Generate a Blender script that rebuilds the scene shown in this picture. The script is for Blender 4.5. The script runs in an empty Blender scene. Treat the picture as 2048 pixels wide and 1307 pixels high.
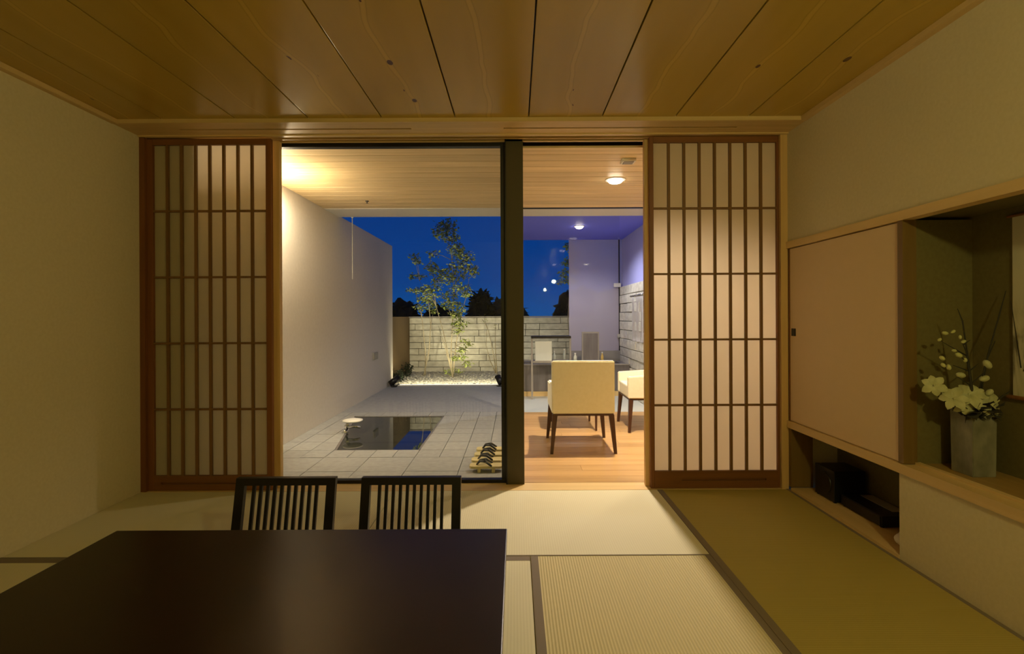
import bpy, bmesh, math, random
from mathutils import Vector, Matrix
R = math.radians
random.seed(7)
C = bpy.context.scene.collection
sc = bpy.context.scene
H = 1.148          # eye height above the tatami

# ------------------------------------------------------------------ camera, sky, exposure
cam = bpy.data.cameras.new('camera')
cam.sensor_width = 36; cam.lens = 1000/2048*36
cam.shift_x = -7/2048; cam.shift_y = -21.5/2048
cam.clip_end = 400
cam_o = bpy.data.objects.new('camera', cam); C.objects.link(cam_o)
cam_o.matrix_world = Matrix.Translation((0, 0, H)) @ Matrix.Rotation(R(90), 4, 'X') @ Matrix.Rotation(R(-0.28), 4, 'Z')
sc.camera = cam_o
sc.view_settings.view_transform = 'Standard'; sc.view_settings.look = 'None'
sc.view_settings.gamma = 1; sc.view_settings.use_curve_mapping = False
sc.view_settings.exposure = 0.0

w = bpy.data.worlds.new('dusk'); sc.world = w; w.use_nodes = True
nt = w.node_tree; nt.nodes.clear()
o_ = nt.nodes.new('ShaderNodeOutputWorld'); bg = nt.nodes.new('ShaderNodeBackground')
tc = nt.nodes.new('ShaderNodeTexCoord'); sp = nt.nodes.new('ShaderNodeSeparateXYZ'); rp = nt.nodes.new('ShaderNodeValToRGB')
nt.links.new(tc.outputs['Generated'], sp.inputs[0]); nt.links.new(sp.outputs['Z'], rp.inputs[0])
e = rp.color_ramp.elements
e[0].position = 0.0; e[0].color = (0.004, 0.075, 0.30, 1)
e[1].position = 1.0; e[1].color = (0.0015, 0.02, 0.13, 1)
k = e.new(0.07); k.color = (0.002, 0.048, 0.25, 1)
k = e.new(0.25); k.color = (0.0012, 0.034, 0.215, 1)
nt.links.new(rp.outputs[0], bg.inputs[0]); bg.inputs[1].default_value = 1.0
nt.links.new(bg.outputs[0], o_.inputs[0])

def lamp(name, kind, loc, energy, color, size=0.1, rot=(0, 0, 0), size_y=None, spot=None, blend=0.5):
    l = bpy.data.lights.new(name, kind); l.energy = energy; l.color = color
    if kind == 'AREA':
        l.size = size
        if size_y: l.shape = 'RECTANGLE'; l.size_y = size_y
        else: l.shape = 'DISK'
    else: l.shadow_soft_size = size
    if kind == 'SPOT': l.spot_size = spot; l.spot_blend = blend
    o = bpy.data.objects.new(name, l); C.objects.link(o); o.location = loc; o.rotation_euler = rot
    return o
def aim(o, target):
    d = Vector(target) - o.location
    o.rotation_euler = d.to_track_quat('-Z', 'Y').to_euler()
WARM = (1, .70, .34); WARM2 = (1, .82, .58); NEUT = (1, .86, .64)
# tatami room: dim ceiling light behind the viewer
lamp('room_pendant_light', 'POINT', (0.95, -0.4, 2.0), 53, (1, .97, .40), 0.05)
# lounge downlights
lamp('lounge_light', 'SPOT', (0.88, 4.38, 2.30), 390, (1, .84, .66), 0.04, spot=R(140), blend=.6)
lamp('lounge_light', 'SPOT', (1.62, 4.38, 2.30), 66, (1, .84, .66), 0.04, spot=R(128), blend=.75)
# terrace wall lamp (uplight hidden by the left shoji) 
lamp('terrace_light', 'AREA', (-2.0, 4.05, 1.96), 19, WARM2, 0.08, rot=(R(180), 0, 0))
td = lamp('terrace_fill_down', 'SPOT', (-1.97, 4.08, 2.27), 185, NEUT, 0.05, spot=R(128), blend=.8)  # unseen spot added to brighten the terrace wall and floor
aim(td, (-1.25, 6.0, 0))
# bathroom downlight
lamp('bath_light', 'SPOT', (0.86, 6.7, 2.32), 160, (.9, .9, 1), 0.04, spot=R(150), blend=.6)
# garden uplights
g1 = lamp('garden_light', 'AREA', (-1.0, 8.40, 0.12), 17, (1, .88, .58), 1.9, size_y=.05); aim(g1, (-1.0, 10.1, .75))
g2 = lamp('garden_light', 'SPOT', (-1.85, 8.32, 0.18), 52, (1, .9, .62), .03, spot=R(80)); aim(g2, (-1.0, 9.7, 1.2))
g3 = lamp('garden_light', 'SPOT', (-.36, 8.34, 0.18), 52, (1, .9, .62), .03, spot=R(80)); aim(g3, (-1.2, 9.7, 1.3))

# ------------------------------------------------------------------ helpers
WL = {}            # world locations of the roots and parts while building
def place(name, verts, faces, m, parent=None, smooth=False, props=None):
    c = Vector((0, 0, 0))
    lo = Vector([min(v[i] for v in verts) for i in range(3)]); hi = Vector([max(v[i] for v in verts) for i in range(3)])
    c = (lo+hi)/2
    if parent is None: c.z = lo.z
    me = bpy.data.meshes.new(name)
    me.from_pydata([tuple(Vector(v)-c) for v in verts], [], faces)
    me.validate(); me.update()
    b = bmesh.new(); b.from_mesh(me); bmesh.ops.recalc_face_normals(b, faces=b.faces); b.to_mesh(me); b.free()
    if smooth:
        for p in me.polygons: p.use_smooth = True
    me.materials.append(m)
    o = bpy.data.objects.new(name, me); C.objects.link(o)
    if parent is not None:
        o.parent = parent; o.location = c - WL[parent]
    else: o.location = c
    WL[o] = c
    if props:
        for k_, v_ in props.items(): o[k_] = v_
    return o
def tag(o, label=None, cat=None, group=None, kind=None):
    if label: o['label'] = label
    if cat: o['category'] = cat
    if group: o['group'] = group
    if kind: o['kind'] = kind
    return o
def root(name, loc, label=None, cat=None, group=None, kind=None):
    o = bpy.data.objects.new(name, None); C.objects.link(o); o.location = loc; o.empty_display_size = .1
    WL[o] = Vector(loc)
    return tag(o, label, cat, group, kind)
class MB:
    def __init__(s): s.v = []; s.f = []
    def poly(s, vs, fs):
        n = len(s.v); s.v += [tuple(v) for v in vs]; s.f += [tuple(i+n for i in f) for f in fs]; return s
    def box(s, x0, x1, y0, y1, z0, z1, bev=0):
        if bev <= 0:
            return s.poly([(x, y, z) for x in (x0, x1) for y in (y0, y1) for z in (z0, z1)],
                          [(0,1,3,2),(4,6,7,5),(0,4,5,1),(2,3,7,6),(0,2,6,4),(1,5,7,3)])
        b = bmesh.new(); bmesh.ops.create_cube(b, size=1)
        for v in b.verts: v.co = Vector(((x0+x1)/2+v.co.x*(x1-x0), (y0+y1)/2+v.co.y*(y1-y0), (z0+z1)/2+v.co.z*(z1-z0)))
        bmesh.ops.bevel(b, geom=list(b.edges), offset=bev, segments=2, affect='EDGES', profile=.6)
        return s.bm(b)
    def bm(s, b):
        b.verts.index_update(); s.poly([v.co.copy() for v in b.verts], [[v.index for v in f.verts] for f in b.faces]); b.free(); return s
    def prism(s, pts, z0, z1):
        n = len(pts); vs = [(p[0], p[1], z0) for p in pts]+[(p[0], p[1], z1) for p in pts]
        return s.poly(vs, [tuple(range(n))[::-1], tuple(range(n, 2*n))]+[(i, (i+1) % n, n+(i+1) % n, n+i) for i in range(n)])
    def tube(s, pts, rs, n=8):
        pts = [Vector(p) for p in pts]; rings = []
        if not isinstance(rs, (list, tuple)): rs = [rs]*len(pts)
        for i, p in enumerate(pts):
            d = (pts[min(i+1, len(pts)-1)]-pts[max(i-1, 0)]).normalized()
            a = d.orthogonal().normalized() if i == 0 else (a - d*a.dot(d)).normalized()
            b = d.cross(a)
            rings.append([p+(a*math.cos(2*math.pi*j/n)+b*math.sin(2*math.pi*j/n))*rs[i] for j in range(n)])
        vs = [v for r in rings for v in r]; fs = []
        for i in range(len(pts)-1):
            for j in range(n): fs.append((i*n+j, i*n+(j+1) % n, (i+1)*n+(j+1) % n, (i+1)*n+j))
        fs.append(tuple(range(n))[::-1]); fs.append(tuple(range((len(pts)-1)*n, len(pts)*n)))
        return s.poly(vs, fs)
    def taper(s, p0, s0, p1, s1):      # square tapered bar, sizes (sx, sy)
        vs = [(p[0]+a*q[0]/2, p[1]+b*q[1]/2, p[2]) for p, q in ((p0, s0), (p1, s1)) for a, b in ((-1,-1),(1,-1),(1,1),(-1,1))]
        return s.poly(vs, [(3,2,1,0),(4,5,6,7)]+[(i, (i+1) % 4, 4+(i+1) % 4, 4+i) for i in range(4)])
    def lathe(s, cx, cy, prof, n=24):
        vs = []; fs = []; m = len(prof)
        for j in range(n):
            a = 2*math.pi*j/n
            vs += [(cx+r*math.cos(a), cy+r*math.sin(a), z) for r, z in prof]
        for j in range(n):
            k2 = (j+1) % n
            for i in range(m-1): fs.append((j*m+i, k2*m+i, k2*m+i+1, j*m+i+1))
        fs.append(tuple(j*m for j in range(n))[::-1]); fs.append(tuple(j*m+m-1 for j in range(n)))
        return s.poly(vs, fs)
    def make(s, name, m, parent=None, smooth=False, **props): return place(name, s.v, s.f, m, parent, smooth, props)
def box(name, x0, x1, y0, y1, z0, z1, m, parent=None, bev=0, **props):
    return MB().box(x0, x1, y0, y1, z0, z1, bev).make(name, m, parent, **props)

# ------------------------------------------------------------------ materials
def mat(name, col, rough=.6, metal=0, ior=1.45, spec=None):
    m = bpy.data.materials.new(name); m.use_nodes = True; b = m.node_tree.nodes['Principled BSDF']
    b.inputs['Base Color'].default_value = (*col, 1); b.inputs['Roughness'].default_value = rough
    b.inputs['Metallic'].default_value = metal; b.inputs['IOR'].default_value = ior
    if spec is not None: b.inputs['Specular IOR Level'].default_value = spec
    return m
def coords(m, scale, usegeo=False, rnd=True):
    n = m.node_tree; tc = n.nodes.new('ShaderNodeTexCoord'); mp = n.nodes.new('ShaderNodeMapping')
    mp.inputs['Scale'].default_value = scale
    if usegeo:
        g = n.nodes.new('ShaderNodeNewGeometry'); n.links.new(g.outputs['Position'], mp.inputs['Vector'])
    else:
        n.links.new(tc.outputs['Object'], mp.inputs['Vector'])
        if rnd:
            oi = n.nodes.new('ShaderNodeObjectInfo'); mu = n.nodes.new('ShaderNodeMath'); mu.operation = 'MULTIPLY'; mu.inputs[1].default_value = 57
            n.links.new(oi.outputs['Random'], mu.inputs[0]); n.links.new(mu.outputs[0], mp.inputs['Location'])
    return mp
def ramp(n, stops):
    r = n.nodes.new('ShaderNodeValToRGB'); els = r.color_ramp.elements
    els[0].position = stops[0][0]; els[0].color = (*stops[0][1], 1)
    els[1].position = stops[-1][0]; els[1].color = (*stops[-1][1], 1)
    for p, c in stops[1:-1]:
        q = els.new(p); q.color = (*c, 1)
    return r
def vary(m, colsock, amt):
    n = m.node_tree; oi = n.nodes.new('ShaderNodeObjectInfo'); mr = n.nodes.new('ShaderNodeMapRange')
    mr.inputs['To Min'].default_value = 1-amt; mr.inputs['To Max'].default_value = 1+amt
    n.links.new(oi.outputs['Random'], mr.inputs['Value'])
    hs = n.nodes.new('ShaderNodeHueSaturation'); n.links.new(mr.outputs[0], hs.inputs['Value']); n.links.new(colsock, hs.inputs['Color'])
    return hs.outputs['Color']
def noisy(name, c1, c2, scale=(8, 8, 8), rough=.7, detail=4, bump=0, amt=0, usegeo=False, spec=None, dist=0, lo=.3, hi=.7):
    m = mat(name, c1, rough, spec=spec); n = m.node_tree; b = n.nodes['Principled BSDF']
    mp = coords(m, scale, usegeo); t = n.nodes.new('ShaderNodeTexNoise'); t.inputs['Scale'].default_value = 1
    t.inputs['Detail'].default_value = detail; t.inputs['Distortion'].default_value = dist
    n.links.new(mp.outputs[0], t.inputs['Vector'])
    r = ramp(n, [(lo, c1), (hi, c2)]); n.links.new(t.outputs['Fac'], r.inputs[0])
    col = r.outputs[0]
    if amt: col = vary(m, col, amt)
    n.links.new(col, b.inputs['Base Color'])
    if bump:
        bp = n.nodes.new('ShaderNodeBump'); bp.inputs['Strength'].default_value = bump; bp.inputs['Distance'].default_value = .004
        n.links.new(t.outputs['Fac'], bp.inputs['Height']); n.links.new(bp.outputs[0], b.inputs['Normal'])
    return m
def wood(name, c1, c2, axis='X', rough=.45, amt=.06, sc_=1.0):
    s = {'X': (1.2, 28, 28), 'Y': (28, 1.2, 28), 'Z': (28, 28, 1.2)}[axis]
    return noisy(name, c1, c2, tuple(q*sc_ for q in s), rough, 5, .05, amt, dist=.6)

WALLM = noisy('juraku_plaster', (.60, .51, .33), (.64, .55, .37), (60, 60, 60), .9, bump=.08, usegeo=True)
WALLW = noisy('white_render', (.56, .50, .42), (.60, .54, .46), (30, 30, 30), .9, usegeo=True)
GREENP = noisy('shaded_green_plaster', (.13, .10, .03), (.15, .12, .038), (50, 50, 50), .9, usegeo=True)  # green plaster darkened, the alcove's shade is put into its colour
FUSUMA = noisy('fusuma_paper', (.67, .49, .30), (.68, .50, .31), (20, 20, 20), .75)
HINOKI_X = wood('hinoki_x', (.60, .41, .17), (.67, .47, .21), 'X')
HINOKI_Y = wood('hinoki_y', (.60, .41, .17), (.67, .47, .21), 'Y')
HINOKI_Z = wood('hinoki_z', (.60, .37, .14), (.68, .44, .18), 'Z')
POSTW = wood('dark_post_wood', (.15, .085, .02), (.19, .11, .03), 'Z')  # dark brown wood of the alcove post and niche end
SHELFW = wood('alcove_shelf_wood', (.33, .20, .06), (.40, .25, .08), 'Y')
DARKW_X = wood('cedar_x', (.165, .06, .014), (.21, .08, .02), 'X')
DARKW_Z = wood('cedar_z', (.165, .055, .013), (.21, .075, .019), 'Z')
LAT = wood('lattice_wood', (.15, .072, .02), (.20, .095, .03), 'Z')
SOFFIT = wood('soffit_board', (.62, .45, .22), (.80, .60, .33), 'X', .5, .09)
LFLOOR = wood('lounge_plank', (.40, .23, .085), (.52, .32, .125), 'X', .28, .12)
WALNUT = wood('walnut', (.045, .016, .008), (.075, .03, .014), 'Z', .35)
LACQ = noisy('dark_lacquer', (.010, .0025, .0006), (.013, .0035, .0008), (3, 3, 3), .30, spec=.4)
BLACKL = mat('black_lacquer', (.004, .003, .003), .35)
BRONZE = mat('bronze_frame', (.065, .046, .012), .55, .0)
DARKF = mat('dark_frame', (.012, .009, .006), .4, .2)
UPH = noisy('cream_upholstery', (.78, .71, .50), (.82, .75, .55), (40, 40, 40), .55)
STONE = noisy('stone_block_face', (.50, .46, .36), (.70, .66, .53), (9, 9, 16), .85, 6, .4, .07)
TILE = noisy('granite_tile', (.30, .29, .27), (.37, .36, .335), (22, 22, 22), .55, 6, .05, .05, usegeo=True)
SLAB = noisy('granite_slab', (.27, .265, .265), (.33, .325, .325), (18, 18, 18), .55, 6, usegeo=True)
GROUT = mat('grout', (.09, .085, .075), .9)
GRAVEL = noisy('gravel', (.30, .28, .23), (.62, .58, .48), (40, 40, 40), .9, 6, .8, usegeo=True)
PEB = noisy('pebble_stone', (.35, .33, .28), (.6, .57, .5), (30, 30, 30), .8, usegeo=True)
BROWNW = mat('brown_side_wall', (.15, .095, .038), .8)
LEAF = noisy('leaf_green', (.20, .27, .06), (.34, .36, .11), (5, 5, 5), .6, usegeo=True)
BARK = noisy('bark', (.26, .21, .13), (.42, .36, .24), (30, 30, 6), .8)
NIGHT = noisy('night_foliage', (.008, .014, .006), (.016, .025, .01), (3, 3, 3), .95)
BORDER = mat('grey_border_cloth', (.20, .155, .11), .85)
BLACKP = mat('black_plastic', (.006, .005, .005), .4)
WHITEP = mat('white_plastic', (.72, .68, .6), .4)
GREYP = mat('grey_plastic', (.30, .27, .23), .5)
CHROME = mat('chrome', (.75, .75, .75), .12, 1)
TUBG = noisy('dark_tub_stone', (.13, .115, .11), (.19, .17, .16), (26, 26, 3), .5)
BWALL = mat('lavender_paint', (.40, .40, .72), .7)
BCEIL = mat('dusk_tinted_ceiling', (.17, .19, .95), .6)  # dusk light on the bathroom ceiling put into its blue-violet colour
WTILE = mat('pale_bath_floor', (.60, .62, .56), .4)
PETAL = noisy('petal', (.38, .36, .17), (.48, .46, .25), (30, 30, 30), .6)
BUDM = mat('green_bud', (.45, .43, .17), .6)
TWIG = mat('dark_twig', (.03, .024, .012), .8)
CERAM = noisy('ash_glaze_ceramic', (.13, .12, .08), (.27, .25, .18), (14, 14, 9), .35, 5)
GETA = wood('geta_wood', (.55, .43, .17), (.66, .53, .24), 'X')
AMBER = mat('amber_glass', (.62, .42, .12), .15)
CLEARB = mat('pale_bottle_glass', (.55, .56, .46), .12)
TOWEL = mat('white_towel', (.78, .72, .64), .9)

def boards_mat():
    m = mat('ceiling_cedar_board', (.4, .27, .09), .27); n = m.node_tree; b = n.nodes['Principled BSDF']
    mp = coords(m, (5.5, .55, 1)); t = n.nodes.new('ShaderNodeTexNoise'); t.inputs['Scale'].default_value = 1.1; t.inputs['Detail'].default_value = 2
    n.links.new(mp.outputs[0], t.inputs['Vector'])
    # cathedral figure: distance from the centre line distorted by noise, turned into rings
    tc = n.nodes.new('ShaderNodeTexCoord'); s = n.nodes.new('ShaderNodeSeparateXYZ'); n.links.new(tc.outputs['Object'], s.inputs[0])
    mp2 = coords(m, (.9, 1.0, 1)); t2 = n.nodes.new('ShaderNodeTexNoise'); t2.inputs['Scale'].default_value = 1; t2.inputs['Detail'].default_value = 3
    n.links.new(mp2.outputs[0], t2.inputs['Vector'])
    ms = n.nodes.new('ShaderNodeMath'); ms.operation = 'MULTIPLY_ADD'; ms.inputs[1].default_value = .30; ms.inputs[2].default_value = -.15
    n.links.new(t2.outputs['Fac'], ms.inputs[0])
    ad = n.nodes.new('ShaderNodeMath'); ad.operation = 'ADD'; n.links.new(s.outputs['X'], ad.inputs[0]); n.links.new(ms.outputs[0], ad.inputs[1])
    ab = n.nodes.new('ShaderNodeMath'); ab.operation = 'ABSOLUTE'; n.links.new(ad.outputs[0], ab.inputs[0])
    rr = ramp(n, [(0, (1.15,)*3), (.008, (1.13,)*3), (.0115, (.84,)*3), (.016, (1.04,)*3), (.045, (1,)*3)])
    n.links.new(ab.outputs[0], rr.inputs[0])
    r = ramp(n, [(.3, (.42, .27, .035)), (.7, (.46, .30, .045))]); n.links.new(t.outputs['Fac'], r.inputs[0])
    mx = n.nodes.new('ShaderNodeMix'); mx.data_type = 'RGBA'; mx.blend_type = 'MULTIPLY'; mx.inputs[0].default_value = 1
    n.links.new(r.outputs[0], mx.inputs[6]); n.links.new(rr.outputs[0], mx.inputs[7])
    # knots along the figure
    mp3 = coords(m, (9, 5, 9)); vo = n.nodes.new('ShaderNodeTexVoronoi'); vo.inputs['Scale'].default_value = 1; n.links.new(mp3.outputs[0], vo.inputs['Vector'])
    k1 = n.nodes.new('ShaderNodeMath'); k1.operation = 'LESS_THAN'; k1.inputs[1].default_value = .13; n.links.new(vo.outputs['Distance'], k1.inputs[0])
    k2 = n.nodes.new('ShaderNodeMath'); k2.operation = 'LESS_THAN'; k2.inputs[1].default_value = .022; n.links.new(ab.outputs[0], k2.inputs[0])
    k3 = n.nodes.new('ShaderNodeMath'); k3.operation = 'MULTIPLY'; n.links.new(k1.outputs[0], k3.inputs[0]); n.links.new(k2.outputs[0], k3.inputs[1])
    mx2 = n.nodes.new('ShaderNodeMix'); mx2.data_type = 'RGBA'; n.links.new(k3.outputs[0], mx2.inputs[0]); n.links.new(mx.outputs[2], mx2.inputs[6])
    mx2.inputs[7].default_value = (.10, .045, .012, 1)
    n.links.new(vary(m, mx2.outputs[2], .07), b.inputs['Base Color'])
    return m
CEILB = boards_mat()
def tatami_mat(name, ax, bump):
    m = mat(name, (.6, .5, .25), .6, spec=.25); n = m.node_tree; b = n.nodes['Principled BSDF']
    g = n.nodes.new('ShaderNodeNewGeometry'); mp = n.nodes.new('ShaderNodeMapping'); n.links.new(g.outputs['Position'], mp.inputs['Vector'])
    wv = n.nodes.new('ShaderNodeTexWave'); wv.bands_direction = ax; wv.inputs['Scale'].default_value = 26; wv.inputs['Distortion'].default_value = .7
    wv.inputs['Detail'].default_value = 2; wv.inputs['Detail Scale'].default_value = .12
    n.links.new(mp.outputs[0], wv.inputs['Vector'])
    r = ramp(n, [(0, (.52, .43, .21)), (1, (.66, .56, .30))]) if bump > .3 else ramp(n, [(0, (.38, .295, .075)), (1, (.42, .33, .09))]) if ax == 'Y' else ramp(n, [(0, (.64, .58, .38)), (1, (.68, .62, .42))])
    n.links.new(wv.outputs['Fac'], r.inputs[0]); n.links.new(r.outputs[0], b.inputs['Base Color'])
    bp = n.nodes.new('ShaderNodeBump'); bp.inputs['Strength'].default_value = bump; bp.inputs['Distance'].default_value = .004
    n.links.new(wv.outputs['Fac'], bp.inputs['Height']); n.links.new(bp.outputs[0], b.inputs['Normal'])
    return m
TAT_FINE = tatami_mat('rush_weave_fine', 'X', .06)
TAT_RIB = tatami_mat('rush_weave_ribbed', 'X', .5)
TAT_DIM = tatami_mat('rush_weave_dimmed', 'Y', .06)  # rush sheen and dimmer light on these mats painted as a darker tone

def glass_mat(name, tint=(1, 1, 1), haze=0, hazecol=(1, 1, 1), refl=1.0):
    m = bpy.data.materials.new(name); m.use_nodes = True; n = m.node_tree; n.nodes.clear()
    out = n.nodes.new('ShaderNodeOutputMaterial'); tr = n.nodes.new('ShaderNodeBsdfTransparent'); tr.inputs[0].default_value = (*tint, 1)
    gl = n.nodes.new('ShaderNodeBsdfGlossy'); gl.inputs['Roughness'].default_value = 0.0
    fr = n.nodes.new('ShaderNodeFresnel'); fr.inputs['IOR'].default_value = 1.45
    mu = n.nodes.new('ShaderNodeMath'); mu.operation = 'MULTIPLY'; mu.inputs[1].default_value = refl; n.links.new(fr.outputs[0], mu.inputs[0])
    mx = n.nodes.new('ShaderNodeMixShader'); n.links.new(mu.outputs[0], mx.inputs[0]); n.links.new(tr.outputs[0], mx.inputs[1]); n.links.new(gl.outputs[0], mx.inputs[2])
    last = mx
    if haze:
        df = n.nodes.new('ShaderNodeBsdfDiffuse'); df.inputs[0].default_value = (*hazecol, 1)
        tl = n.nodes.new('ShaderNodeBsdfTranslucent'); tl.inputs[0].default_value = (*hazecol, 1)
        ad = n.nodes.new('ShaderNodeMixShader'); n.links.new(df.outputs[0], ad.inputs[1]); n.links.new(tl.outputs[0], ad.inputs[2])
        m2 = n.nodes.new('ShaderNodeMixShader'); m2.inputs[0].default_value = haze
        n.links.new(mx.outputs[0], m2.inputs[1]); n.links.new(ad.outputs[0], m2.inputs[2]); last = m2
    n.links.new(last.outputs[0], out.inputs[0]); return m
GLASS = glass_mat('clear_glass', (.96, .97, .95), refl=.6)
GLASS2 = glass_mat('clear_screen_glass', (.96, .97, .97), refl=.12)
FROST = glass_mat('hazy_glass', (.95, .95, .97), .5, (.85, .78, .88), refl=.6)
def paper_mat():
    m = bpy.data.materials.new('washi_paper'); m.use_nodes = True; n = m.node_tree; n.nodes.clear()
    out = n.nodes.new('ShaderNodeOutputMaterial'); df = n.nodes.new('ShaderNodeBsdfDiffuse'); tl = n.nodes.new('ShaderNodeBsdfTranslucent')
    df.inputs[0].default_value = (.72, .62, .42, 1); tl.inputs[0].default_value = (.74, .67, .57, 1)
    mx = n.nodes.new('ShaderNodeMixShader'); mx.inputs[0].default_value = .6
    n.links.new(df.outputs[0], mx.inputs[1]); n.links.new(tl.outputs[0], mx.inputs[2]); n.links.new(mx.outputs[0], out.inputs[0]); return m
PAPER = paper_mat()
WATER = mat('dark_bath_water', (.018, .020, .014), .015, ior=1.75)
def emis(name, col, s):
    m = bpy.data.materials.new(name); m.use_nodes = True; n = m.node_tree; n.nodes.clear()
    o = n.nodes.new('ShaderNodeOutputMaterial'); e_ = n.nodes.new('ShaderNodeEmission'); e_.inputs[0].default_value = (*col, 1); e_.inputs[1].default_value = s
    n.links.new(e_.outputs[0], o.inputs[0]); return m
GLOW = emis('lamp_lens', (1, .86, .62), 30)
LEDM = emis('led_strip', (1, .93, .78), 1.6)

# ------------------------------------------------------------------ room shell
XL, XR, YB, YF, CZ = -2.48, 1.80, -1.3, 3.30, 2.372
def struct(o): o['kind'] = 'structure'; return o
struct(box('floor', XL-.1, XR, YB, YF, -.12, -.055, GROUT))
struct(box('wall_left', XL-.12, XL, YB, 3.55, -.12, 2.55, WALLM))
struct(box('wall_back', XL-.12, 2.3, YB-.1, YB, -.12, 2.55, WALLM))
# right wall: upper band, lower panel, niche
wr = struct(root('wall_right', (XR, 1.5, 0)))
box('upper_wall', XR, 2.3, YB, 3.55, 1.628, 2.55, WALLM, wr)
box('lower_wall', XR, XR+.04, YB, 2.35, -.05, .405, WALLM, wr)
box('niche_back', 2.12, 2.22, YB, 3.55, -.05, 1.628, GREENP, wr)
box('niche_end', XR+.03, 2.12, 3.30, 3.40, -.05, 1.628, WALLM, wr)
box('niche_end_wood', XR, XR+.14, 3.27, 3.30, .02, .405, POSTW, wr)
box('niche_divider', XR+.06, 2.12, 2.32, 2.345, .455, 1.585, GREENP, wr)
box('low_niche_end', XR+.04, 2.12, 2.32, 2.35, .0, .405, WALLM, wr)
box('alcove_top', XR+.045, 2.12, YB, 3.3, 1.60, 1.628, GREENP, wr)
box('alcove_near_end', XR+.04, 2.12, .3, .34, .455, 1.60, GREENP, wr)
# trims of the right wall
t1 = struct(box('trim_1', XR-.012, XR+.05, YB, 3.30, 1.585, 1.628, HINOKI_Y))
t2 = struct(root('trim_2', (XR, 1, .405)))
box('rail', XR-.012, XR+.05, YB, 3.30, .408, .452, HINOKI_Y, t2)
box('shelf_edge', XR+.05, XR+.075, YB, 2.32, .440, .462, HINOKI_Y, t2)
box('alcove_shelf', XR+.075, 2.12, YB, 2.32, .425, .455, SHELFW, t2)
box('panel_shelf', XR+.05, 2.12, 2.345, 3.30, .425, .445, DARKW_X, t2)
t3 = struct(root('trim_3', (XR, 2.33, .455)))
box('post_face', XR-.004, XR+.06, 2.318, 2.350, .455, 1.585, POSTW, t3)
t4 = struct(box('trim_4', XR-.004, 2.12, 2.35, 3.27, -.05, .018, HINOKI_Y))
struct(box('trim_5', XR-.035, XR, YB, 3.08, 2.345, 2.372, HINOKI_Y))
struct(box('trim_6', XL, XL+.035, YB, 3.08, 2.345, 2.372, HINOKI_Y))

# ceiling boards
cl = struct(root('ceiling', (0, 1, CZ)))
box('ceiling_backing', XL-.1, XR+.1, YB, 3.6, CZ+.03, CZ+.10, DARKF, cl)
ks = [XL+.0] + [.0865+.452*k_ for k_ in range(-5, 4)] + [XR]
for a, b_ in zip(ks[:-1], ks[1:]):
    if b_-a < .02: continue
    box('ceiling_board', a+.0035, b_-.0035, YB+.01, 3.095, CZ+.001, CZ+.02, CEILB, cl, bev=.0025)

# header / track beam over the opening
hd = struct(root('trim_7', (0, 3.3, 2.345)))
zb = 2.348
box('header_fascia', XL, XR, 3.08, 3.10, zb, CZ+.03, HINOKI_X, hd)
box('header_board', XL, XR, 3.10, 3.185, zb, 2.40, HINOKI_X, hd)
for a, b_ in ((XL, -2.14), (-.66, -.07), (1.42, XR)): box('header_infill', a, b_, 3.185, 3.205, zb, 2.40, HINOKI_X, hd)
box('header_board', XL, XR, 3.205, 3.285, zb, 2.40, HINOKI_X, hd)
box('header_track_rib', XL, XR, 3.285, 3.315, zb-.008, 2.40, HINOKI_X, hd)
box('header_track_rib', XL, XR, 3.37, 3.378, zb-.004, 2.40, HINOKI_X, hd)
box('header_track_rib', XL, XR, 3.42, 3.44, zb-.004, 2.40, HINOKI_X, hd)
box('header_slot_backing', XL, XR, 3.10, 3.55, 2.40, 2.44, DARKF, hd)
# threshold
th = struct(root('trim_8', (0, 3.4, 0)))
box('sill_board', XL, XR, 3.302, 3.335, -.06, .0, HINOKI_X, th)
box('sill_board', XL, XR, 3.337, 3.45, -.06, -.001, HINOKI_X, th)
# jambs
j1 = struct(root('trim_9', (XL, 3.36, 0)))
box('jamb', XL, XL+.035, 3.30, 3.50, 0, zb-.008, DARKW_Z, j1)
j2 = struct(root('trim_10', (XR, 3.36, 0)))
box('jamb', XR-.045, XR, 3.302, 3.50, 0, zb-.008, HINOKI_Z, j2)
struct(box('wall_front', XL-.6, -2.16, 3.50, 3.60, -.1, 2.55, WALLW))
struct(box('wall_front', 1.80, 2.4, 3.50, 3.60, -.1, 2.55, WALLM))

# ------------------------------------------------------------------ tatami mats
def tatami(x0, x1, y0, y1, m, label, borders):
    g = root('tatami_mat', ((x0+x1)/2, (y0+y1)/2, -.055), label, 'tatami mat', 'tatami mats on the floor')
    e_ = .0015
    box('woven_surface', x0+e_, x1-e_, y0+e_, y1-e_, -.055, 0, m, g, bev=.003)
    for (a, b_, c, d) in borders: box('cloth_border', a, b_, c, d, -.054, .0012, BORDER, g, label='grey cloth border strip')
BW = .034
tatami(-.80, .93, 2.395, 3.30, TAT_FINE, 'brightly lit tatami mat across the doorway, in front of the dark door post', [(-.798, .928, 2.397, 2.404)])
tatami(XL, -.80, 2.395, 3.30, TAT_FINE, 'tatami mat in the far left corner below the left shoji', [(XL, -.802, 2.397, 2.404)])
tatami(.93, XR, 1.50, 3.30, TAT_DIM, 'shaded tatami mat along the right wall below the niche', [(.93, .93+BW, 1.50, 3.298), (XR-.022, XR-.002, 1.50, 3.298)])
tatami(.93, XR, YB, 1.50, TAT_DIM, 'tatami mat along the right wall nearest the viewer', [(.93, .93+BW, YB, 1.50), (XR-.022, XR-.002, YB, 1.50)])
tatami(.065, .93, .60, 2.395, TAT_RIB, 'tatami mat with visible ribbed weave right of the table', [(.068, .068+BW, .60, 2.393), (.90, .928, .6, 2.393)])
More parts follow.
